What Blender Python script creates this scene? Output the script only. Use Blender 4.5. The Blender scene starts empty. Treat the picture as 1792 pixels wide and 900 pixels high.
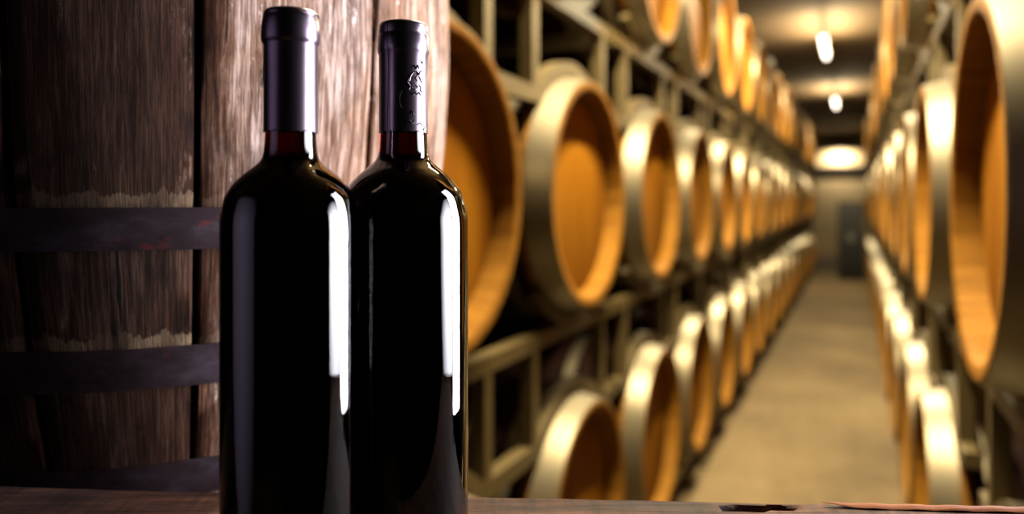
import bpy, bmesh, math, random
from math import sin, cos, pi, radians, atan2, sqrt, atan, tan
from mathutils import Vector, Matrix

random.seed(7)
scene = bpy.context.scene
COL = scene.collection

# ------------------------------------------------------------------ camera
FPX = 1290.0                       # focal length in pixels of a 1792 px wide frame
YAW = radians(24.9)                # the camera is turned left of the aisle
CAMZ = 1.70
cam_d = bpy.data.cameras.new('camera')
cam_d.sensor_width = 36.0
cam_d.lens = FPX / 1792.0 * 36.0
cam_d.shift_y = -100.0 / 1792.0
cam_d.clip_start = 0.02
cam_d.clip_end = 80
cam_d.dof.use_dof = True
cam_d.dof.focus_distance = 0.462
cam_d.dof.aperture_fstop = 3.1
cam = bpy.data.objects.new('camera', cam_d)
COL.objects.link(cam)
cam.location = (0, 0, CAMZ)
cam.rotation_euler = (pi / 2, 0, YAW)
scene.camera = cam

def W(lat, dep, dz=0.0):
    """a place given as metres right of, ahead of and above the camera"""
    return Vector((lat * cos(YAW) - dep * sin(YAW), lat * sin(YAW) + dep * cos(YAW), CAMZ + dz))

# ------------------------------------------------------------------ world, exposure
world = bpy.data.worlds.new('world')
scene.world = world
world.use_nodes = True
world.node_tree.nodes['Background'].inputs[0].default_value = (1.0, 0.75, 0.5, 1)
world.node_tree.nodes['Background'].inputs[1].default_value = 0.0
scene.view_settings.view_transform = 'Standard'
scene.view_settings.look = 'None'
scene.cycles.diffuse_bounces = 1
scene.view_settings.exposure = 0.0
scene.view_settings.gamma = 1.0
scene.view_settings.use_curve_mapping = False

# ------------------------------------------------------------------ large lights
def area(name, loc, target, sx, sy, power, color, spread=180):
    d = bpy.data.lights.new(name, 'AREA')
    d.shape = 'RECTANGLE'; d.size = sx; d.size_y = sy
    d.energy = power; d.color = color; d.spread = radians(spread)
    o = bpy.data.objects.new(name, d)
    COL.objects.link(o)
    o.location = loc
    o.rotation_euler = (Vector(target) - Vector(loc)).to_track_quat('-Z', 'Y').to_euler()
    return o

# key light behind and to the right of the bottles, and a slim strip close on their right
_c = W(0.72, 0.77, 0.165)
area('key_light', _c, W(-0.06, 0.52, 0.165), 0.30, 1.05, 19.0, (0.94, 0.90, 1.0), 90)
_c = W(0.372, 0.415, 0.10)
area('strip_light', _c, W(-0.3, 0.345, 0.08), 0.21, 0.60, 1.1, (0.92, 0.90, 1.0), 43)
# dim violet panel to the left of the bottles
_c = W(-0.62, 0.14, 0.02)
area('panel_light', _c, W(-0.12, 0.36, 0.0), 0.44, 0.95, 0.16, (0.66, 0.52, 0.80), 62)

CEIL = CAMZ + 2.15
LIGHT_Y = [2.3, 5.9, 9.8, 15.5]
LIGHT_P = [330.0, 310.0, 170.0, 140.0]
LIGHT_X = -0.33

# ------------------------------------------------------------------ helpers
def newmat(name):
    m = bpy.data.materials.new(name)
    m.use_nodes = True
    nt = m.node_tree
    b = nt.nodes['Principled BSDF']
    return m, nt, b

class NT:
    def __init__(s, nt): s.nt = nt
    def n(s, t, **kw):
        x = s.nt.nodes.new(t)
        for k, v in kw.items():
            if k.startswith('i_'):
                x.inputs[k[2:].replace('_', ' ')].default_value = v
            else:
                setattr(x, k, v)
        return x
    def l(s, a, b): s.nt.links.new(a, b)
    def noise(s, vec, scale=(1, 1, 1), sc=1.0, detail=4, rough=0.6, dist=0.0, off=(0, 0, 0)):
        mp = s.n('ShaderNodeMapping'); mp.inputs['Scale'].default_value = scale
        mp.inputs['Location'].default_value = off
        s.l(vec, mp.inputs['Vector'])
        no = s.n('ShaderNodeTexNoise'); no.inputs['Scale'].default_value = sc
        no.inputs['Detail'].default_value = detail; no.inputs['Roughness'].default_value = rough
        no.inputs['Distortion'].default_value = dist
        s.l(mp.outputs[0], no.inputs['Vector'])
        return no.outputs['Fac']
    def ramp(s, fac, stops, interp='LINEAR'):
        r = s.n('ShaderNodeValToRGB')
        cr = r.color_ramp; cr.interpolation = interp
        while len(cr.elements) < len(stops): cr.elements.new(0.5)
        for e, (p, c) in zip(cr.elements, stops):
            e.position = p
            e.color = (c, c, c, 1) if isinstance(c, (int, float)) else (c[0], c[1], c[2], 1)
        s.l(fac, r.inputs[0])
        return r.outputs[0]
    def mix(s, fac, a, b, mode='MIX'):
        m = s.n('ShaderNodeMix'); m.data_type = 'RGBA'; m.blend_type = mode
        for sock, v in ((m.inputs[0], fac), (m.inputs[6], a), (m.inputs[7], b)):
            if isinstance(v, (int, float)): sock.default_value = v
            elif isinstance(v, tuple): sock.default_value = (v[0], v[1], v[2], 1)
            else: s.l(v, sock)
        return m.outputs[2]
    def math(s, op, a, b=0.0, clamp=False):
        m = s.n('ShaderNodeMath'); m.operation = op; m.use_clamp = clamp
        for sock, v in ((m.inputs[0], a), (m.inputs[1], b)):
            if isinstance(v, (int, float)): sock.default_value = v
            else: s.l(v, sock)
        return m.outputs[0]
    def bump(s, h, bsdf, strength=0.5, dist=0.01):
        b = s.n('ShaderNodeBump'); b.inputs['Strength'].default_value = strength
        b.inputs['Distance'].default_value = dist
        s.l(h, b.inputs['Height']); s.l(b.outputs[0], bsdf.inputs['Normal'])

def link(name, me, mat, parent=None):
    o = bpy.data.objects.new(name, me)
    COL.objects.link(o)
    if mat is not None and not me.materials: me.materials.append(mat)
    if parent is not None: o.parent = parent
    return o

def mesh(name, verts, faces, mat=None, parent=None, smooth=True, sharp=35):
    me = bpy.data.meshes.new(name)
    me.from_pydata([tuple(v) for v in verts], [], faces)
    me.update()
    bm = bmesh.new(); bm.from_mesh(me)
    bmesh.ops.recalc_face_normals(bm, faces=bm.faces)
    bm.to_mesh(me); bm.free()
    if smooth:
        me.shade_smooth()
        me.set_sharp_from_angle(angle=radians(sharp))
    return link(name, me, mat, parent)

def tag(o, label, cat=None, group=None, kind=None):
    if label: o['label'] = label
    if cat: o['category'] = cat
    if group: o['group'] = group
    if kind: o['kind'] = kind
    return o

def empty(name, loc, rz=0.0):
    o = bpy.data.objects.new(name, None)
    COL.objects.link(o)
    o.location = loc; o.rotation_euler = (0, 0, rz)
    o.empty_display_size = 0.1
    return o

def copy_tree(o, parent=None):
    c = o.copy(); COL.objects.link(c)
    if parent is not None: c.parent = parent
    for ch in list(o.children): copy_tree(ch, c)
    return c

def lathe(prof, seg=64, axis='Z', closed=False):
    """prof: list of (r, h); r=0 makes a pole. returns verts, faces"""
    V = []; F = []; rings = []
    for r, h in prof:
        if r < 1e-7:
            V.append((0, 0, h)); rings.append([len(V) - 1])
        else:
            s = len(V)
            for i in range(seg):
                a = 2 * pi * i / seg
                V.append((r * cos(a), r * sin(a), h))
            rings.append(list(range(s, s + seg)))
    pairs = list(zip(rings[:-1], rings[1:]))
    if closed: pairs.append((rings[-1], rings[0]))
    for A, B in pairs:
        if len(A) == 1 and len(B) == 1: continue
        for i in range(seg):
            j = (i + 1) % seg
            if len(A) == 1: F.append((A[0], B[i], B[j]))
            elif len(B) == 1: F.append((A[i], B[0], A[j]))
            else: F.append((A[i], B[i], B[j], A[j]))
    if axis == 'X':
        V = [(z, x, y) for x, y, z in V]
    return V, F

class MB:
    def __init__(s): s.V = []; s.F = []
    def add(s, V, F, M=None):
        o = len(s.V)
        s.V += [(M @ Vector(v)) if M is not None else Vector(v) for v in V]
        s.F += [tuple(i + o for i in f) for f in F]
        return s
    def box(s, c, size, M=None, bev=0.0):
        bm = bmesh.new(); bmesh.ops.create_cube(bm, size=1.0)
        for v in bm.verts: v.co = Vector((v.co.x * size[0], v.co.y * size[1], v.co.z * size[2]))
        if bev > 0: bmesh.ops.bevel(bm, geom=bm.edges[:], offset=bev, segments=2, affect='EDGES', profile=0.6)
        bm.verts.index_update()
        V = [v.co + Vector(c) for v in bm.verts]; F = [[v.index for v in f.verts] for f in bm.faces]
        bm.free()
        return s.add(V, F, M)
    def tube(s, pts, hw, closed=False, n=4, up=(1, 0, 0)):
        """square (n=4) or round tube along pts; half width hw"""
        pts = [Vector(p) for p in pts]; up = Vector(up); m = len(pts); V = []; F = []
        for i, p in enumerate(pts):
            a = pts[max(i - 1, 0)]; b = pts[min(i + 1, m - 1)]
            t = (b - a).normalized()
            u = up - t * up.dot(t)
            if u.length < 1e-4: u = Vector((0, 1, 0)) - t * t.y
            u.normalize(); w = t.cross(u)
            k = 1.0
            if 0 < i < m - 1:
                d1 = (pts[i] - pts[i - 1]).normalized(); k = 1 / max(0.5, d1.dot(t))
            for j in range(n):
                an = 2 * pi * (j + 0.5) / n
                R = hw * (1.41421 if n == 4 else 1.0)
                V.append(p + u * (R * cos(an)) + w * (R * sin(an) * k))
        for i in range(m - 1):
            for j in range(n):
                F.append((i * n + j, i * n + (j + 1) % n, (i + 1) * n + (j + 1) % n, (i + 1) * n + j))
        F.append(tuple(range(n))); F.append(tuple(range((m - 1) * n, m * n)))
        return s.add(V, F)
    def build(s, name, mat, parent=None, smooth=True, sharp=35):
        return mesh(name, s.V, s.F, mat, parent, smooth, sharp)

# ------------------------------------------------------------------ materials
def mat_plain(name, col, rough=0.5, metal=0.0, nscale=12.0, var=0.25, bump=0.15, spec=0.5):
    m, nt, b = newmat(name); t = NT(nt)
    co = t.n('ShaderNodeTexCoord').outputs['Object']
    n = t.noise(co, sc=nscale, detail=5)
    c = t.mix(n, tuple(x * (1 - var) for x in col), tuple(min(1, x * (1 + var)) for x in col))
    t.l(c, b.inputs['Base Color'])
    b.inputs['Roughness'].default_value = rough; b.inputs['Metallic'].default_value = metal
    b.inputs['Specular IOR Level'].default_value = spec
    if bump: t.bump(n, b, bump, 0.005)
    return m

M_ceiling = mat_plain('ceiling_plaster', (0.1240, 0.0775, 0.0372), 0.8, nscale=1.5, var=0.15)
M_wall = mat_plain('cellar_wall_stone', (0.010, 0.007, 0.005), 0.9, nscale=3.0, var=0.3)
M_endwall = mat_plain('end_wall_plaster', (0.60, 0.48, 0.28), 0.9, nscale=2.0, var=0.15)
M_rack = mat_plain('rack_galvanised_steel', (0.078, 0.054, 0.019), 0.55, metal=0.2, nscale=14, var=0.2)
M_hoop = mat_plain('galvanised_hoop', (0.175, 0.150, 0.105), 0.46, metal=0.75, nscale=9, var=0.12, bump=0.05)
M_black = mat_plain('black_painted_steel', (0.006, 0.006, 0.006), 0.5, nscale=9, bump=0.0)
M_lampcase = mat_plain('lamp_housing_enamel', (0.45, 0.42, 0.36), 0.5, nscale=9, bump=0.0)

def mat_floor():
    m, nt, b = newmat('cellar_floor_concrete'); t = NT(nt)
    co = t.n('ShaderNodeTexCoord').outputs['Object']
    n1 = t.noise(co, sc=0.9, detail=6, rough=0.55)
    n2 = t.noise(co, sc=14, detail=5)
    c = t.ramp(n1, [(0.38, (0.032, 0.015, 0.0045)), (0.50, (0.078, 0.045, 0.0165)), (0.64, (0.125, 0.083, 0.038))])
    c = t.mix(0.3, c, t.mix(n2, (0.1020, 0.0748, 0.0408), (0.4080, 0.3264, 0.2040)))
    t.l(c, b.inputs['Base Color']); b.inputs['Roughness'].default_value = 0.8; b.inputs['Specular IOR Level'].default_value = 0.2
    t.bump(n2, b, 0.2, 0.01)
    return m
M_floor = mat_floor()

def mat_stave():
    m, nt, b = newmat('oak_stave'); t = NT(nt)
    co = t.n('ShaderNodeTexCoord').outputs['Object']
    sep = t.n('ShaderNodeSeparateXYZ'); t.l(co, sep.inputs[0])
    ang = t.math('ARCTAN2', sep.outputs[1], sep.outputs[2])
    k = t.math('FLOOR', t.math('MULTIPLY', ang, 28 / (2 * pi)))
    wn = t.n('ShaderNodeTexWhiteNoise'); wn.noise_dimensions = '1D'; t.l(k, wn.inputs['W'])
    g = t.noise(co, scale=(1.5, 30, 30), sc=2.0, detail=5)
    c = t.ramp(g, [(0.25, (0.14, 0.055, 0.004)), (0.6, (0.235, 0.105, 0.010)), (0.85, (0.27, 0.13, 0.016))])
    c = t.mix(t.math('MULTIPLY', wn.outputs['Value'], 0.35), c, (0.1200, 0.0480, 0.0072))
    # dark wine tone on the bilge paints in the openings' shade, ends stay golden
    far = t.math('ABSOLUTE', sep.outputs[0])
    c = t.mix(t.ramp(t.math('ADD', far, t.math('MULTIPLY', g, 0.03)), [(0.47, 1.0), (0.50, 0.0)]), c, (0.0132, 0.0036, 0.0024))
    t.l(c, b.inputs['Base Color']); b.inputs['Roughness'].default_value = 0.7; b.inputs['Specular IOR Level'].default_value = 0.1
    t.bump(g, b, 0.3, 0.005)
    return m
M_stave = mat_stave()

def mat_head():
    m, nt, b = newmat('oak_barrel_head'); t = NT(nt)
    co = t.n('ShaderNodeTexCoord').outputs['Object']
    inf = t.n('ShaderNodeObjectInfo')
    sep = t.n('ShaderNodeSeparateXYZ'); t.l(co, sep.inputs[0])
    k = t.math('FLOOR', t.math('ADD', t.math('MULTIPLY', sep.outputs[1], 9.0), t.math('MULTIPLY', inf.outputs['Random'], 40)))
    wn = t.n('ShaderNodeTexWhiteNoise'); wn.noise_dimensions = '1D'; t.l(k, wn.inputs['W'])
    g = t.noise(co, scale=(1, 26, 1.6), sc=2.2, detail=6, rough=0.6, dist=0.4)
    c = t.ramp(g, [(0.22, (0.150, 0.048, 0.0022)), (0.5, (0.235, 0.092, 0.0045)), (0.8, (0.27, 0.120, 0.009))])
    c = t.mix(t.math('MULTIPLY', wn.outputs['Value'], 0.5), c, (0.1440, 0.0432, 0.0029))
    t.l(c, b.inputs['Base Color']); b.inputs['Roughness'].default_value = 0.7; b.inputs['Specular IOR Level'].default_value = 0.06
    t.bump(g, b, 0.2, 0.004)
    return m
M_head = mat_head()

def mat_old_oak(hoop_tops, shade_span, falloff_u):
    """weathered oak of the old upright barrel; UV = metres round the barrel / metres up"""
    m, nt, b = newmat('weathered_dark_oak'); t = NT(nt)
    uv = t.n('ShaderNodeUVMap').outputs[0]
    grain = t.noise(uv, scale=(330, 14, 1), sc=1.0, detail=9, rough=0.74, dist=0.35)
    fibre = t.noise(uv, scale=(1500, 60, 1), sc=1.0, detail=4, rough=0.6)
    patch = t.noise(uv, scale=(14, 7, 1), sc=1.0, detail=5, rough=0.6, dist=0.6)
    patch2 = t.noise(uv, scale=(30, 16, 1), sc=1.0, detail=5, rough=0.65, off=(5, 9, 0))
    crack = t.noise(uv, scale=(150, 7, 1), sc=1.0, detail=5, rough=0.6, dist=0.9, off=(2, 3, 0))
    base = t.ramp(grain, [(0.22, (0.020, 0.009, 0.005)), (0.42, (0.085, 0.043, 0.024)), (0.53, (0.30, 0.215, 0.170)), (0.68, (0.68, 0.55, 0.48))])
    warm = t.ramp(grain, [(0.2, (0.02, 0.008, 0.003)), (0.5, (0.17, 0.075, 0.028)), (0.72, (0.42, 0.24, 0.11))])
    c = t.mix(t.ramp(patch, [(0.42, 0.0), (0.60, 0.55)]), base, warm)
    dark = t.ramp(patch2, [(0.32, 1.0), (0.50, 0.0)])
    c = t.mix(t.math('MULTIPLY', dark, 0.7), c, (0.035, 0.018, 0.012))
    c = t.mix(t.ramp(fibre, [(0.30, 0.8), (0.50, 0.0)]), c, (0.02, 0.010, 0.006))
    ck = t.ramp(crack, [(0.315, 1.0), (0.36, 0.0)])
    c = t.mix(ck, c, (0.008, 0.004, 0.003))
    fl = t.noise(uv, scale=(60, 18, 1), sc=1.0, detail=7, rough=0.75, off=(11, 4, 0))
    flm = t.math('MULTIPLY', t.ramp(fl, [(0.615, 0.0), (0.66, 1.0)]), t.ramp(grain, [(0.4, 0.0), (0.55, 1.0)]))
    c = t.mix(flm, c, (0.80, 0.72, 0.66))
    # shade painted into the left staves, much darker than their neighbours
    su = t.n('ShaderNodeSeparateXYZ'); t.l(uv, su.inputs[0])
    inb = t.math('MULTIPLY', t.math('GREATER_THAN', su.outputs[0], shade_span[0]), t.math('LESS_THAN', su.outputs[0], shade_span[1]))
    inb = t.math('MAXIMUM', inb, t.math('GREATER_THAN', su.outputs[0], shade_span[2]))
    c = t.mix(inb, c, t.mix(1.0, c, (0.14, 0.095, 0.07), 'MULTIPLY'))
    # brown ragged-edged band beside the dark stave, painting in the light's falloff
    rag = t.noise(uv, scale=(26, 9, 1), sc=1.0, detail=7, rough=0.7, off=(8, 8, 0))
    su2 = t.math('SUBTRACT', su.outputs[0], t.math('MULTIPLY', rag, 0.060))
    sm = t.ramp(t.math('ADD', t.math('MULTIPLY', t.math('SUBTRACT', su2, falloff_u - 0.030), 22.0), 0.5), [(0.30, 1.0), (0.62, 0.0)])
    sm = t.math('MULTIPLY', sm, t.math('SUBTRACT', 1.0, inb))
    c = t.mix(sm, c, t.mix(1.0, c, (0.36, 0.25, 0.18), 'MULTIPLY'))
    # pale worn fringe just above each hoop, with a little rust
    sep = t.n('ShaderNodeSeparateXYZ'); t.l(uv, sep.inputs[0])
    edge = t.noise(uv, scale=(60, 2, 1), sc=1.0, detail=6, rough=0.7, off=(3, 0, 0))
    for z in hoop_tops:
        d = t.math('SUBTRACT', sep.outputs[1], z)
        h = t.math('SUBTRACT', t.math('MULTIPLY', edge, 0.040), 0.010)
        inside = t.math('MULTIPLY', t.math('GREATER_THAN', d, 0.0), t.math('LESS_THAN', d, h))
        c = t.mix(t.math('MULTIPLY', inside, t.math('MULTIPLY', t.ramp(patch, [(0.40, 0.08), (0.62, 0.55)]), t.ramp(fibre, [(0.35, 0.2), (0.6, 1.0)]))), c, (0.26, 0.19, 0.11))
    rust = t.noise(uv, scale=(22, 40, 1), sc=1.0, detail=4, off=(7, 1, 0))
    c = t.mix(t.ramp(rust, [(0.72, 0.0), (0.78, 0.5)]), c, (0.42, 0.06, 0.02))
    t.l(c, b.inputs['Base Color'])
    b.inputs['Roughness'].default_value = 0.8
    b.inputs['Specular IOR Level'].default_value = 0.08
    hgt = t.math('ADD', t.math('MULTIPLY', grain, 0.6), t.math('ADD', t.math('MULTIPLY', fibre, 0.3), t.math('MULTIPLY', ck, -0.8)))
    t.bump(hgt, b, 0.75, 0.0035)
    return m

def mat_old_iron():
    m, nt, b = newmat('old_iron_hoop'); t = NT(nt)
    uv = t.n('ShaderNodeUVMap').outputs[0]
    n1 = t.noise(uv, scale=(14, 30, 1), sc=1.0, detail=7, rough=0.65)
    n2 = t.noise(uv, scale=(30, 60, 1), sc=1.0, detail=4, off=(4, 2, 0))
    c = t.ramp(n1, [(0.35, (0.0117, 0.0052, 0.0052)), (0.55, (0.0260, 0.0169, 0.0208)), (0.7, (0.0520, 0.0390, 0.0520))])
    c = t.mix(t.ramp(n2, [(0.62, 0.0), (0.70, 0.35)]), c, (0.1625, 0.0228, 0.0097))
    t.l(c, b.inputs['Base Color']); b.inputs['Roughness'].default_value = 0.6
    b.inputs['Metallic'].default_value = 0.2; b.inputs['Specular IOR Level'].default_value = 0.2
    t.bump(n1, b, 0.4, 0.002)
    return m

def mat_table():
    m, nt, b = newmat('rough_bench_wood'); t = NT(nt)
    co = t.n('ShaderNodeTexCoord').outputs['Object']
    g = t.noise(co, scale=(6, 90, 90), sc=1.0, detail=7, rough=0.65, dist=0.5)
    p = t.noise(co, scale=(7, 14, 7), sc=1.0, detail=5, rough=0.6)
    saw = t.noise(co, scale=(110, 10, 10), sc=1.0, detail=3, dist=0.8)
    c = t.ramp(g, [(0.25, (0.0130, 0.0058, 0.0034)), (0.5, (0.0720, 0.0288, 0.0144)), (0.8, (0.1728, 0.0778, 0.0374))])
    c = t.mix(t.ramp(p, [(0.42, 0.75), (0.62, 0.0)]), c, (0.0101, 0.0086, 0.0101))
    c = t.mix(t.ramp(saw, [(0.35, 0.55), (0.55, 0.0)]), c, (0.0086, 0.0043, 0.0034))
    t.l(c, b.inputs['Base Color']); b.inputs['Roughness'].default_value = 0.75; b.inputs['Specular IOR Level'].default_value = 0.12
    t.bump(g, b, 0.6, 0.004)
    return m
M_table = mat_table()
def mat_splinter():
    m, nt, b = newmat('fresh_split_wood'); t = NT(nt)
    co = t.n('ShaderNodeTexCoord').outputs['Object']
    g = t.noise(co, scale=(8, 160, 160), sc=1.0, detail=6, rough=0.6)
    c = t.ramp(g, [(0.3, (0.0693, 0.0150, 0.0027)), (0.7, (0.1683, 0.0520, 0.0117))])
    t.l(c, b.inputs['Base Color']); b.inputs['Roughness'].default_value = 0.75; b.inputs['Specular IOR Level'].default_value = 0.1
    t.bump(g, b, 0.5, 0.003)
    return m
M_splinter = mat_splinter()

def mat_glass():
    m, nt, b = newmat('dark_wine_glass'); t = NT(nt)
    b.inputs['Base Color'].default_value = (0.75, 0.45, 0.32, 1)
    b.inputs['Transmission Weight'].default_value = 1.0
    b.inputs['Roughness'].default_value = 0.015
    b.inputs['IOR'].default_value = 1.52
    v = t.n('ShaderNodeVolumeAbsorption')
    v.inputs['Color'].default_value = (0.70, 0.08, 0.03, 1)
    v.inputs['Density'].default_value = 480.0
    t.l(v.outputs[0], nt.nodes['Material Output'].inputs['Volume'])
    return m
M_glass = mat_glass()

def mat_capsule():
    m, nt, b = newmat('dark_violet_foil'); t = NT(nt)
    co = t.n('ShaderNodeTexCoord').outputs['Object']
    n = t.noise(co, scale=(1, 1, 0.5), sc=260, detail=4)
    big = t.noise(co, sc=45, detail=3)
    t.l(t.mix(big, (0.088, 0.070, 0.090), (0.125, 0.102, 0.128)), b.inputs['Base Color'])
    b.inputs['Metallic'].default_value = 1.0
    b.inputs['Roughness'].default_value = 0.285
    t.bump(t.math('ADD', t.math('MULTIPLY', n, 0.15), big), b, 0.12, 0.001)
    return m
M_capsule = mat_capsule()

def mat_emit(name, col, s):
    m, nt, b = newmat(name)
    b.inputs['Base Color'].default_value = (0.8, 0.8, 0.8, 1)
    b.inputs['Emission Color'].default_value = (*col, 1)
    b.inputs['Emission Strength'].default_value = s
    return m
M_tube = mat_emit('lit_tube', (1.0, 0.86, 0.72), 9.0)

# ------------------------------------------------------------------ the setting
XL, XR = -0.805, 0.215                      # planes of the barrel heads on both sides of the aisle
BL = 1.15                                   # barrel length
WX0, WX1 = XL - BL - 0.12, XR + BL + 0.12
WY0, WY1 = -4.0, 26.0
def slab(name, lo, hi, m):
    c = [(a + b) / 2 for a, b in zip(lo, hi)]; s = [b - a for a, b in zip(lo, hi)]
    o = MB().box((0, 0, 0), s).build(name, m, None, smooth=False)
    o.location = c
    o['kind'] = 'structure'
    return o
slab('floor', (WX0 - 0.2, WY0 - 0.2, -0.2), (WX1 + 0.2, WY1 + 0.2, 0), M_floor)
slab('ceiling', (WX0 - 0.2, WY0 - 0.2, CEIL), (WX1 + 0.2, WY1 + 0.2, CEIL + 0.2), M_ceiling)
slab('wall_left', (WX0 - 0.2, WY0, 0), (WX0, WY1, CEIL), M_wall)
slab('wall_right', (WX1, WY0, 0), (WX1 + 0.2, WY1, CEIL), M_wall)
slab('wall_far', (WX0, WY1, 0), (WX1, WY1 + 0.2, CEIL), M_endwall)
slab('wall_behind', (WX0, WY0 - 0.2, 0), (WX1, WY0, CEIL), M_wall)
slab('trim_1', (WX0, WY1 - 0.07, CAMZ + 0.84), (WX1, WY1, CAMZ + 1.10), M_wall)

# ------------------------------------------------------------------ ceiling lights
def ceiling_light(y, power, label):
    t = empty('ceiling_light', (LIGHT_X, y, CEIL))
    tag(t, label, 'ceiling light', 'tube lights along the ceiling of the aisle')
    MB().box((0, 0, -0.235), (0.07, 1.5, 0.035), bev=0.01).build('housing', M_lampcase, t)
    for s in (-1, 1):
        MB().tube([(0, s * 0.6, 0), (0, s * 0.6, -0.22)], 0.008).build('hanger', M_black, t)
        MB().box((0, s * 0.715, -0.265), (0.04, 0.025, 0.05), bev=0.004).build('tube_holder', M_lampcase, t)
    V, F = lathe([(0, -0.70), (0.022, -0.70), (0.022, 0.70), (0, 0.70)], 16)
    b = MB(); b.add([(x, z, yy - 0.280) for x, yy, z in V], F)
    b.build('tube', M_tube, t)
    # light of the tube: down, and up past the housing on both sides
    for nm, x, z, rot, pw in (('tube_glow', 0, -0.304, 0, power), ('tube_side_glow', -0.045, -0.27, radians(125), 42.0), ('tube_side_glow', 0.045, -0.27, radians(-125), 42.0)):
        d = bpy.data.lights.new(nm, 'AREA')
        d.shape = 'RECTANGLE'; d.size = 0.05; d.size_y = 1.35
        d.energy = pw; d.color = (1.0, 0.83, 0.49)
        o = bpy.data.objects.new(nm, d); COL.objects.link(o); o.parent = t
        o.location = (x, 0, z); o.rotation_euler = (0, rot, 0)
    return t
for y, power, lab in zip(LIGHT_Y, LIGHT_P, (
        'fluorescent tube light overhead above the first barrels of the aisle',
        'fluorescent tube light overhead just out of the top of the picture',
        'nearest lit fluorescent tube on the ceiling of the aisle',
        'smaller lit fluorescent tube on the ceiling behind the nearest tube')):
    ceiling_light(y, power, lab)
t = empty('wall_light', (-0.42, WY1, CAMZ + 1.60))
tag(t, 'faint lamp high on the plaster wall at the far end of the aisle', 'wall lamp')
MB().box((0, -0.15, 0.02), (0.34, 0.30, 0.05), bev=0.02).build('housing', M_lampcase, t)
MB().box((0, -0.27, 0.0), (0.28, 0.09, 0.05), bev=0.02).build('diffuser', mat_emit('lit_diffuser', (1.0, 0.8, 0.62), 1.0), t)
d = bpy.data.lights.new('wall_glow', 'AREA'); d.shape = 'RECTANGLE'; d.size = 0.5; d.size_y = 0.1
d.energy = 80; d.color = (1, 0.8, 0.55)
o = bpy.data.objects.new('wall_glow', d); COL.objects.link(o); o.parent = t
o.location = (0, -0.30, -0.02); o.rotation_euler = (radians(10), 0, 0)

# ------------------------------------------------------------------ cellar barrels
RB, RH = 0.449, 0.380
def rad(x): return RB - (RB - RH) * (2 * x / BL) ** 2        # x measured from the middle
def make_barrel():
    root = empty('wine_barrel', (0, 0, 0))
    H = BL / 2; rec = 0.072; th = 0.028
    prof = []
    prof += [(rad(H) - th - 0.006, -H + rec), (rad(H) - th, -H + 0.004), (rad(H) - th * 0.7, -H), (rad(H) - 0.004, -H)]
    for i in range(17):
        x = -H + BL * i / 16
        prof.append((rad(x), x))
    prof += [(rad(H) - 0.004, H), (rad(H) - th * 0.7, H), (rad(H) - th, H - 0.004), (rad(H) - th - 0.006, H - rec)]
    prof += [(rad(0) - 0.04, 0)]
    V, F = lathe(prof, 84, 'X', closed=True)
    # shallow joints between the staves
    V2 = []
    for i, (x, y, z) in enumerate(V):
        k = 1.0
        if i % 84 % 3 == 0: k = 0.992
        V2.append((x, y * k, z * k))
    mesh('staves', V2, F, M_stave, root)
    for s in (-1, 1):
        R = rad(H) - th - 0.004
        V, F = lathe([(0, -0.012), (R - 0.03, -0.012), (R, -0.004), (R, 0.012), (0, 0.012)], 56, 'X')
        if s > 0: V = [(-x, y, z) for x, y, z in V]
        o = mesh('barrel_head', V, F, M_head, root)
        o.location = (s * (H - rec), 0, 0)
    for a, w in ((0.0, 0.085), (0.15, 0.045), (0.33, 0.045)):
        for s in (-1, 1):
            pr = []
            for u in (0, 0.5, 1):
                x = H - a - w * u - (0.002 if a == 0 and u == 0 else 0)
                pr.append((rad(x) + 0.0045, s * x))
            for u in (1, 0.5, 0):
                x = H - a - w * u - (0.002 if a == 0 and u == 0 else 0)
                pr.append((rad(x) - 0.004, s * x))
            V, F = lathe(pr, 64, 'X', closed=True)
            mesh('hoop', V, F, M_hoop, root)
    V, F = lathe([(0, rad(0) - 0.02), (0.026, rad(0) - 0.02), (0.028, rad(0) + 0.014), (0.022, rad(0) + 0.02), (0, rad(0) + 0.02)], 20)
    mesh('bung', V, F, mat_plain('silicone_bung', (0.5, 0.45, 0.38), 0.6), root)
    return root

ROWP, COLP = 1.10, 0.99
ZMID = CAMZ + 0.02
rows = [(-1, 'bottom row'), (0, 'middle row'), (1, 'top row')]
ORD = ['first', 'second', 'third', 'fourth', 'fifth', 'sixth', 'seventh', 'eighth', 'ninth', 'tenth', 'eleventh', 'twelfth',
       'thirteenth', 'fourteenth', 'fifteenth', 'sixteenth', 'seventeenth', 'eighteenth', 'nineteenth', 'twentieth']
left_cols = [1.42 + COLP * i for i in range(18)]
right_units = [[1.75]] + [[3.02 + 2.06 * k, 3.02 + 2.06 * k + COLP] for k in range(8)]
left_units = [[left_cols[i], left_cols[i + 1]] for i in range(0, 18, 2)]
barrel0 = make_barrel(); used = False
for side, units, cx in (('left', left_units, XL - BL / 2), ('right', right_units, XR + BL / 2)):
    ys = [y for u in units for y in u]
    for k, rn in rows:
        for i, y in enumerate(ys):
            b = copy_tree(barrel0) if used else barrel0
            used = True
            b.location = (cx + random.uniform(-0.006, 0.006), y, ZMID + k * ROWP)
            b.rotation_euler = (random.choice((-0.5, 0, 0.4)) * 0 + random.uniform(-0.03, 0.03), 0, random.choice((0, pi)))
            tag(b, 'oak wine barrel, %s of the %s rack, %s column from the %s' % (rn, side, ORD[i], 'bottles' if side == 'left' else 'right picture edge'),
                'barrel', 'oak barrels stacked along the aisle')

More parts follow.
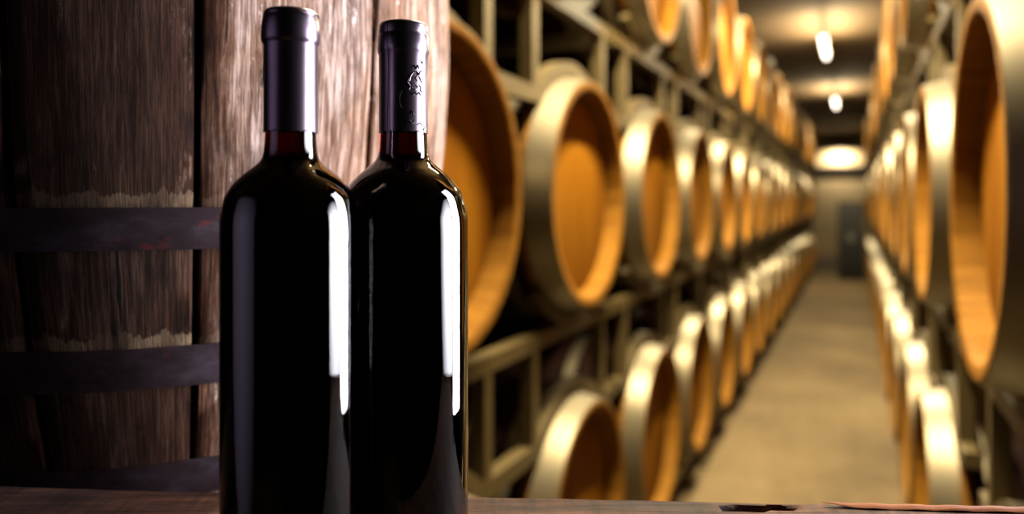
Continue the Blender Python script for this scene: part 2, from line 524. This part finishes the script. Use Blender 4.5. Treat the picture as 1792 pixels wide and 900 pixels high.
# ------------------------------------------------------------------ steel barrel racks
def arc(cy, cz, r, a0, a1, n, x):
    return [Vector((x, cy + r * cos(radians(a0 + (a1 - a0) * i / n)), cz + r * sin(radians(a0 + (a1 - a0) * i / n)))) for i in range(n + 1)]
def make_rack(n, floor_unit):
    """stands on the barrels below (or the floor) and carries n barrels; origin mid-unit at the carried barrels' axis"""
    root = empty('barrel_rack', (0, 0, 0))
    hw = 0.019; rc = 0.412 + hw
    cols = [0.0] if n == 1 else [-COLP / 2, COLP / 2]
    y0, y1 = cols[0] - 0.475, cols[-1] + 0.475
    zr = -rc - 0.028
    for x in (-BL / 2 + 0.10, BL / 2 - 0.10):
        f = MB(); f.tube([(x, y0, zr), (x, y1, zr)], hw + 0.004); f.build('rail', M_rack, root)
        for c in cols:
            g = MB(); g.tube(arc(c, 0, rc, -132, -48, 14, x), hw); g.build('cradle', M_rack, root)
        if floor_unit:
            zf = -(ZMID - ROWP)
            for y in (y0 + 0.05, y1 - 0.05):
                p = MB(); p.tube([(x, y, zf), (x, y, zr)], 0.025); p.box((x, y, zf + 0.006), (0.12, 0.12, 0.012)); p.build('foot', M_rack, root)
        else:
            pts = [Vector((x, y0, -ROWP + 0.31))]
            for c in cols: pts += arc(c, -ROWP, rc, 135, 45, 14, x)
            pts += [Vector((x, y1, -ROWP + 0.31))]
            w = MB(); w.tube(pts, hw + 0.004); w.build('saddle_bar', M_rack, root)
            for c in cols:
                for s in (-1, 1):
                    p = MB(); p.tube([(x, c + s * 0.335, -ROWP + 0.31), (x, c + s * 0.335, zr)], hw + 0.003)
                    p.build('post', M_rack, root)
    for y in (y0 + 0.02, y1 - 0.02):
        q = MB(); q.tube([(-BL / 2 + 0.10, y, zr), (BL / 2 - 0.10, y, zr)], hw, up=(0, 0, 1)); q.build('cross_tube', M_rack, root)
    return root
protos = {}
for side, units, cx in (('left', left_units, XL - BL / 2), ('right', right_units, XR + BL / 2)):
    for k, rn in rows:
        for i, u in enumerate(units):
            key = (len(u), k == -1)
            if key in protos: r = copy_tree(protos[key])
            else: r = protos[key] = make_rack(*key)
            r.location = (cx, sum(u) / len(u), ZMID + k * ROWP)
            tag(r, 'steel barrel rack carrying the %s on the %s, %s unit from the %s' % (rn, side, ORD[i], 'bottles' if side == 'left' else 'front'),
                'barrel rack', 'steel racks between the rows of barrels')

# ------------------------------------------------------------------ dark cabinet at the end of the aisle
t = empty('storage_cabinet', (-0.068, 17.4, 0))
tag(t, 'tall black cabinet standing in the aisle beyond the last barrels', 'cabinet')
MB().box((0, 0, 0.86), (0.50, 0.45, 1.60), bev=0.02).build('cabinet_body', M_black, t)
for s in (-1, 1):
    dd = MB().box((s * 0.120, -0.236, 0.88), (0.23, 0.02, 1.50), bev=0.006).build('door', M_black, t)
    MB().box((s * 0.035, -0.256, 0.9), (0.016, 0.02, 0.16), bev=0.004).build('handle', M_lampcase, dd)
for sx in (-1, 1):
    for sy in (-1, 1):
        MB().box((sx * 0.21, sy * 0.18, 0.035), (0.05, 0.05, 0.07)).build('foot', M_black, t)

# ------------------------------------------------------------------ bench the bottles stand on
TZ = -0.205
def edge_depth(lat_px):          # far edge of the bench, slightly rough and running off towards the right
    return 0.5086 - (lat_px - 820) / 972.0 * 0.0200
bench = empty('wooden_bench', W(0, 0.3) - Vector((0, 0, CAMZ)), YAW)
tag(bench, 'rough dark wooden bench under the two wine bottles, split along its far edge', 'bench')
def make_slab():
    n = 220; V = []; F = []
    L0, L1, D0 = -0.72, 0.46, 0.335 - 0.3
    th = 0.045
    rnd = random.Random(3)
    wob = [rnd.uniform(-1, 1) for _ in range(400)]
    def w(x, s):
        u = x * s + 100; i = int(u); f = u - i; f = f * f * (3 - 2 * f)
        return wob[i % 400] * (1 - f) + wob[(i + 1) % 400] * f
    rowsn = 26
    def top(x, d):
        return w(x, 9) * 0.0004 + w(x + d * 3, 31) * 0.0003
    for i in range(n + 1):
        x = L0 + (L1 - L0) * i / n
        px = 896 + 1290 * x / 0.5
        de = edge_depth(px) - 0.3 + w(x, 12) * 0.0012 + w(x, 47) * 0.0006
        for j in range(rowsn + 1):
            f = j / rowsn; f = 1 - (1 - f) ** 2
            d = D0 + (de - D0) * f
            z = top(x, d)
            # worn hollow near the far edge
            hx = (x - (1325 - 896) / 1290 * 0.50) / 0.026; hd = (d + 0.3 - 0.490) / 0.0042
            q = hx * hx + hd * hd + 0.5 * w(x, 130)
            if q < 1: z -= 0.010 * min(1, (1 - q) * 3)
            if j >= rowsn - 1: z -= 0.0012 * (j - rowsn + 2)
            V.append((x, d, CAMZ + TZ + z))
        V.append((x, de + 0.001 + w(x, 25) * 0.001, CAMZ + TZ - th * 0.5))
        V.append((x, de - 0.002, CAMZ + TZ - th))
        V.append((x, D0, CAMZ + TZ - th))
    m = rowsn + 4
    for i in range(n):
        for j in range(m):
            a = i * m + j; b2 = i * m + (j + 1) % m
            F.append((a, b2, b2 + m, a + m))
    F.append(tuple(range(m))); F.append(tuple(range(n * m, n * m + m)))
    return V, F
V, F = make_slab()
mesh('bench_top', V, F, M_table, bench, sharp=50)
# long split lifting off the far edge on the right
sp = MB(); pts = []
for i in range(40):
    f = i / 39; x = 0.2075 + f * 0.25
    px = 896 + 1290 * x / 0.5
    d = edge_depth(px) - 0.3 - 0.0035
    z = CAMZ + TZ + 0.0008 + 0.0022 * math.exp(-f * 14) * cos(f * 6) + 0.0003 * sin(f * 60)
    hwid = 0.0042 * min(1, 0.12 + f * 9) ; hh = 0.0011 * min(1, 0.25 + f * 5)
    pts.append((x, d, z, hwid, hh))
V = []; F = []
for x, d, z, a, h in pts:
    for k in range(8):
        an = 2 * pi * k / 8
        V.append((x, d + a * cos(an), z + h * sin(an)))
for i in range(39):
    for k in range(8): F.append((i * 8 + k, i * 8 + (k + 1) % 8, (i + 1) * 8 + (k + 1) % 8, (i + 1) * 8 + k))
F.append(tuple(range(8))); F.append(tuple(range(39 * 8, 40 * 8)))
tag(mesh('split_strip', V, F, M_splinter, bench), 'fresh orange splinter along the far edge')
for x in (-0.66, 0.40):
    for d in (0.065, 0.165):
        MB().box((x, d, (CAMZ + TZ - 0.045) / 2), (0.06, 0.06, CAMZ + TZ - 0.045), bev=0.004).build('leg', M_table, bench)
for d in (0.065, 0.165):
    MB().box((-0.13, d, CAMZ + TZ - 0.085), (1.0, 0.025, 0.07), bev=0.003).build('apron', M_table, bench)

# ------------------------------------------------------------------ old barrel standing behind the bottles
OBx, OBd, OBR = -0.36, 0.79, 0.29
OBH, OBC = 0.82, 0.17                      # height, belly above the camera
def orad(z): return OBR - 0.40 * (z - OBC) ** 2      # z measured from the camera height
def seam_angle(px, z=0.09):
    k = (px - 896) / 1290.0; r = orad(z)
    # ray (k*d, d) hits circle
    A = k * k + 1; B = -2 * (OBx * k + OBd); C = OBx ** 2 + OBd ** 2 - r * r
    d = (-B - sqrt(B * B - 4 * A * C)) / (2 * A)
    return atan2(d - OBd, k * d - OBx)
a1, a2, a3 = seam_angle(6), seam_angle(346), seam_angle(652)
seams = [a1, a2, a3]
nrest = 13
for i in range(1, nrest): seams.append(a3 + (a1 + 2 * pi - a3) * i / nrest + random.uniform(-0.02, 0.02))
seams = sorted(seams)
def old_barrel():
    root = empty('upright_barrel', W(OBx, OBd, OBC - OBH / 2), YAW)
    tag(root, 'old weathered dark oak barrel standing upright behind the two bottles', 'barrel')
    zb = OBC - OBH / 2
    V = []; F = []; UV = []
    angs = []
    gap = 0.0017 / OBR
    for i, s in enumerate(seams):
        e = seams[(i + 1) % len(seams)] + (2 * pi if i == len(seams) - 1 else 0)
        for f in (0.0,): angs.append((s, -0.012))
        angs.append((s + gap, -0.0095)); angs.append((s + gap * 1.5, -0.0012)); angs.append((s + gap * 2.6, 0.0))
        N = 9
        for j in range(1, N): angs.append((s + gap * 2.6 + (e - s - gap * 5.2) * j / N, 0.0010 * sin(pi * j / N)))
        angs.append((e - gap * 2.6, 0.0)); angs.append((e - gap * 1.5, -0.0012)); angs.append((e - gap, -0.0095))
    NZ = 60; n = len(angs)
    for k in range(NZ + 1):
        z = zb + OBH * k / NZ
        for a, dr in angs:
            wv = 0.0005 * sin(a * 37 + z * 21) + 0.0004 * sin(a * 91 + z * 47)
            V.append(((orad(z) + dr + (wv if dr > -0.001 else 0)) * cos(a), (orad(z) + dr + (wv if dr > -0.001 else 0)) * sin(a), z - zb))
            UV.append((a * OBR, z))
    for k in range(NZ):
        for i in range(n):
            j = (i + 1) % n
            F.append((k * n + i, k * n + j, (k + 1) * n + j, (k + 1) * n + i))
    # chime, inner wall
    base = len(V)
    for z, dr in ((OBH, -0.03), (OBH - 0.06, -0.035)):
        for a, _ in angs:
            r = orad(zb + OBH) + dr
            V.append((r * cos(a), r * sin(a), z)); UV.append((a * OBR, zb + OBH + 0.03))
    for z, dr in ((0.0, -0.03), (0.06, -0.035)):
        for a, _ in angs:
            r = orad(zb) + dr
            V.append((r * cos(a), r * sin(a), z)); UV.append((a * OBR, zb - 0.03))
    def ringj(A, B):
        for i in range(n):
            j = (i + 1) % n
            F.append((A + i, A + j, B + j, B + i))
    ringj(NZ * n, base); ringj(base, base + n); ringj(0, base + 2 * n); ringj(base + 2 * n, base + 3 * n)
    me = bpy.data.meshes.new('staves'); me.from_pydata(V, [], F); me.update()
    uvl = me.uv_layers.new(name='UVMap')
    for poly in me.polygons:
        us = [UV[me.loops[li].vertex_index][0] for li in poly.loop_indices]
        mx = max(us)
        for li in poly.loop_indices:
            u, v = UV[me.loops[li].vertex_index]
            if mx - u > 1.0: u += 2 * pi * OBR
            uvl.data[li].uv = (u, v)
    bm = bmesh.new(); bm.from_mesh(me); bmesh.ops.recalc_face_normals(bm, faces=bm.faces); bm.to_mesh(me); bm.free()
    me.shade_smooth(); me.set_sharp_from_angle(angle=radians(50))
    hoops = [(-0.0365, -0.0055), (-0.142, -0.110), (0.31, 0.345), (0.42, 0.455), (0.54, 0.578), (-0.236, -0.205)]
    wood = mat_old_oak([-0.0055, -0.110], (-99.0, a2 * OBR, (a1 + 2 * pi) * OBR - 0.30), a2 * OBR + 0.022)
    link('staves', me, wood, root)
    iron = mat_old_iron()
    for z0, z1 in hoops:
        pr = [(orad(z0) + 0.0022, z0), (orad((z0 + z1) / 2) + 0.0024, (z0 + z1) / 2), (orad(z1) + 0.0022, z1), (orad(z1) - 0.001, z1), (orad(z0) - 0.001, z0)]
        pr = [(r, z - zb) for r, z in pr]
        V, F = lathe(pr, 128, closed=True)
        o = mesh('hoop', V, F, iron, root)
        uvl = o.data.uv_layers.new(name='UVMap')
        for poly in o.data.polygons:
            aa = [atan2(o.data.vertices[o.data.loops[li].vertex_index].co.y, o.data.vertices[o.data.loops[li].vertex_index].co.x) for li in poly.loop_indices]
            for li, a in zip(poly.loop_indices, aa):
                if max(aa) - a > 3: a += 2 * pi
                uvl.data[li].uv = (a * OBR, o.data.vertices[o.data.loops[li].vertex_index].co.z)
    for z, zz in ((0.05, zb), (OBH - 0.05, zb + OBH)):
        V, F = lathe([(0, -0.01), (orad(zz) - 0.034, -0.01), (orad(zz) - 0.034, 0.01), (0, 0.01)], 64)
        o = mesh('barrel_head', V, F, M_table, root); o.location = (0, 0, z)
    return root
ob = old_barrel()

# stand under the old barrel
sh = CAMZ + OBC - OBH / 2
st = empty('timber_stand', W(OBx, OBd) - Vector((0, 0, CAMZ)), YAW)
tag(st, 'heavy timber stand under the old upright barrel', 'stand')
MB().box((0, 0, sh - 0.03), (0.50, 0.50, 0.06), bev=0.004).build('stand_top', M_table, st)
for sx in (-1, 1):
    for sy in (-1, 1):
        MB().box((sx * 0.19, sy * 0.19, (sh - 0.06) / 2), (0.09, 0.09, sh - 0.06), bev=0.004).build('leg', M_table, st)
for s in (-1, 1):
    MB().box((0, s * 0.19, 0.3), (0.30, 0.05, 0.08), bev=0.004).build('stretcher', M_table, st)

# ------------------------------------------------------------------ wine bottles
def smooth_prof(pts, n=6):
    out = []
    for i in range(len(pts) - 1):
        p0 = pts[max(i - 1, 0)]; p1 = pts[i]; p2 = pts[i + 1]; p3 = pts[min(i + 2, len(pts) - 1)]
        for k in range(n):
            t = k / n
            out.append(tuple(0.5 * ((2 * b) + (-a + c) * t + (2 * a - 5 * b + 4 * c - d) * t * t + (-a + 3 * b - 3 * c + d) * t ** 3)
                             for a, b, c, d in zip(p0, p1, p2, p3)))
    out.append(pts[-1])
    return out
def make_bottle(px, depth, rows_px, body_r, caps, label, seam):
    """rows_px: (y, half width) silhouette; every length is turned into metres at this bottle's distance"""
    s = depth / FPX
    lat = (px - 896) * s
    H0 = -TZ                                   # bench below the camera
    root = empty('wine_bottle', W(lat, depth, TZ), YAW + atan(lat / depth) * -1)
    tag(root, label, 'bottle', 'wine bottles on the bench')
    R = body_r * s
    Z = lambda y: (350 - y) * s + H0
    sh_pts = [(w * s, Z(y)) for y, w in rows_px]         # from neck down to body
    prof = [(0, 0.010), (R * 0.45, 0.006), (R * 0.78, 0.0012), (R * 0.90, 0.0), (R * 0.965, 0.0016), (R * 0.995, 0.006), (R, 0.012), (R, 0.06), (R, Z(rows_px[-1][0]) - 0.02)]
    up = smooth_prof(list(reversed(sh_pts)), 8)
    prof += up
    top = Z(caps[0][0]) - 0.004
    prof += [(sh_pts[0][0] * 0.985, top - 0.02), (sh_pts[0][0] * 0.985, top), (0, top)]
    V, F = lathe(prof, 128)
    g = mesh('glass_body', V, F, M_glass, root, sharp=40)
    # foil capsule with a stepped lip, open at the bottom
    cp = [(w * s, Z(y)) for y, w in caps]
    bot = cp[-1]
    prof = [(0, cp[0][1])] + cp + [(bot[0] - 0.0004, bot[1] - 0.0002), (bot[0] - 0.0007, bot[1] + 0.0004), (bot[0] - 0.0007, cp[0][1] - 0.003), (0, cp[0][1] - 0.003)]
    V, F = lathe(prof, 128)
    V2 = []
    for x, y, z in V:
        r = sqrt(x * x + y * y); a = atan2(y, x)
        if r > 1e-6:
            k = 1 + 0.004 * sin(3 * a + z * 190) + 0.003 * sin(7 * a - z * 320)
            x *= k; y *= k
            if abs(z - bot[1]) < 0.0012: z += 0.0003 * sin(5 * a) + 0.00025 * sin(17 * a)
        V2.append((x, y, z))
    c = mesh('capsule', V2, F, M_capsule, root, sharp=50)
    if seam:
        f = MB(); pts = []
        for i in range(30):
            u = i / 29; y = caps[1][0] + 1 + u * (caps[-1][0] - caps[1][0] - 2)
            w = None
            for (ya, wa), (yb, wb) in zip(caps[:-1], caps[1:]):
                if ya <= y <= yb and yb > ya: w = wa + (wb - wa) * (y - ya) / (yb - ya)
            w = w if w else caps[-1][1]
            a = radians(-90 - 38 + 4.5 * sin(u * 2.2) - 6 * u)
            pts.append(((w * s + 0.00008) * cos(a), (w * s + 0.00008) * sin(a), Z(y)))
        f.tube(pts, 0.00022, n=6, up=(0, 0, 1)); f.build('foil_seam', M_capsule, root)
        # pressed crest
        e = MB()
        def surf(du, y):
            a = radians(-90) + du * s / (42.0 * s)
            return Vector(((42.7 * s) * cos(a), (42.7 * s) * sin(a), Z(y)))
        strokes = [[(10, 148), (12, 140), (17, 133), (23, 131), (25, 137), (21, 142), (24, 147)],
                   [(24, 131), (28, 136), (31, 130), (35, 128)], [(28, 138), (33, 146), (37, 150)],
                   [(9, 142), (7, 150), (12, 157), (10, 163)], [(15, 155), (20, 152), (25, 157), (21, 163), (15, 160), (15, 155)],
                   [(28, 154), (33, 157), (31, 163), (36, 165)], [(13, 168), (17, 171), (20, 166), (24, 170), (28, 166), (32, 171)],
                   [(16, 125), (19, 121), (22, 126), (25, 120), (28, 125)], [(32, 110), (35, 116), (38, 112)],
                   [(-2, 165), (-6, 174), (-6, 186), (-2, 194)], [(12, 205), (15, 199), (18, 206)], [(5, 218), (10, 214), (15, 221), (20, 216)],
                   [(24, 222), (30, 218), (36, 223)], [(15, 84), (18, 80), (21, 84)], [(27, 86), (31, 81), (35, 85)]]
        for st_ in strokes:
            e.tube([surf(u, y) for u, y in st_], 0.00032, n=6, up=(0, 0, 1))
        e.build('pressed_crest', M_capsule, root)
        ff = MB(); ff.tube([surf(39, 229), surf(41.5, 228), surf(43.5, 226)], 0.0006, n=4, up=(0, 0, 1)); ff.build('foil_tear', M_capsule, root)
    else:
        # folded foil edge round the lip
        f = MB(); pts = []
        for i in range(40):
            a = radians(-90 + 14 + i * 2.1); u = i / 39
            y = caps[2][0] + 3.0 + 3.2 * sin(min(1, u * 2.4) * pi)
            pts.append(((47.4 * s) * cos(a), (47.4 * s) * sin(a), Z(y)))
        f.tube(pts, 0.00035, n=6, up=(0, 0, 1)); f.build('foil_fold', M_capsule, root)
    return root

shoulder = [(236, 43), (255, 44), (270, 46), (281, 50), (290, 58.5), (300, 71), (312, 85), (325, 96.5), (337, 104.5), (350, 110), (375, 115.5), (400, 117.0), (430, 117.0)]
caps1 = [(20.0, 38), (21.5, 43), (25, 45.5), (29, 46.3), (31, 46.0), (33, 47.0), (42, 48.5), (50, 49.8), (70, 50), (76, 49), (79, 46.5), (82, 46), (140, 46), (232, 46.3)]
make_bottle(509, 0.400, shoulder, 117.0, caps1, 'left red wine bottle, nearer and taller, with plain dark violet foil cap', False)
shoulder2 = [(236, 41), (255, 42), (270, 43.5), (281, 48), (290, 57), (300, 69), (312, 82), (325, 93), (337, 101), (350, 106), (375, 111.5), (400, 113.0), (430, 113.0)]
caps2 = [(42.0, 36), (43.5, 40), (47, 42), (50, 42.8), (61, 43.5), (64, 43.0), (66, 44.5), (90, 45), (95, 44), (98, 42.5), (140, 42.2), (233, 42.6)]
make_bottle(706, 0.4555, shoulder2, 113.0, caps2, 'right wine bottle, set slightly back, with an embossed crest on its foil cap', True)
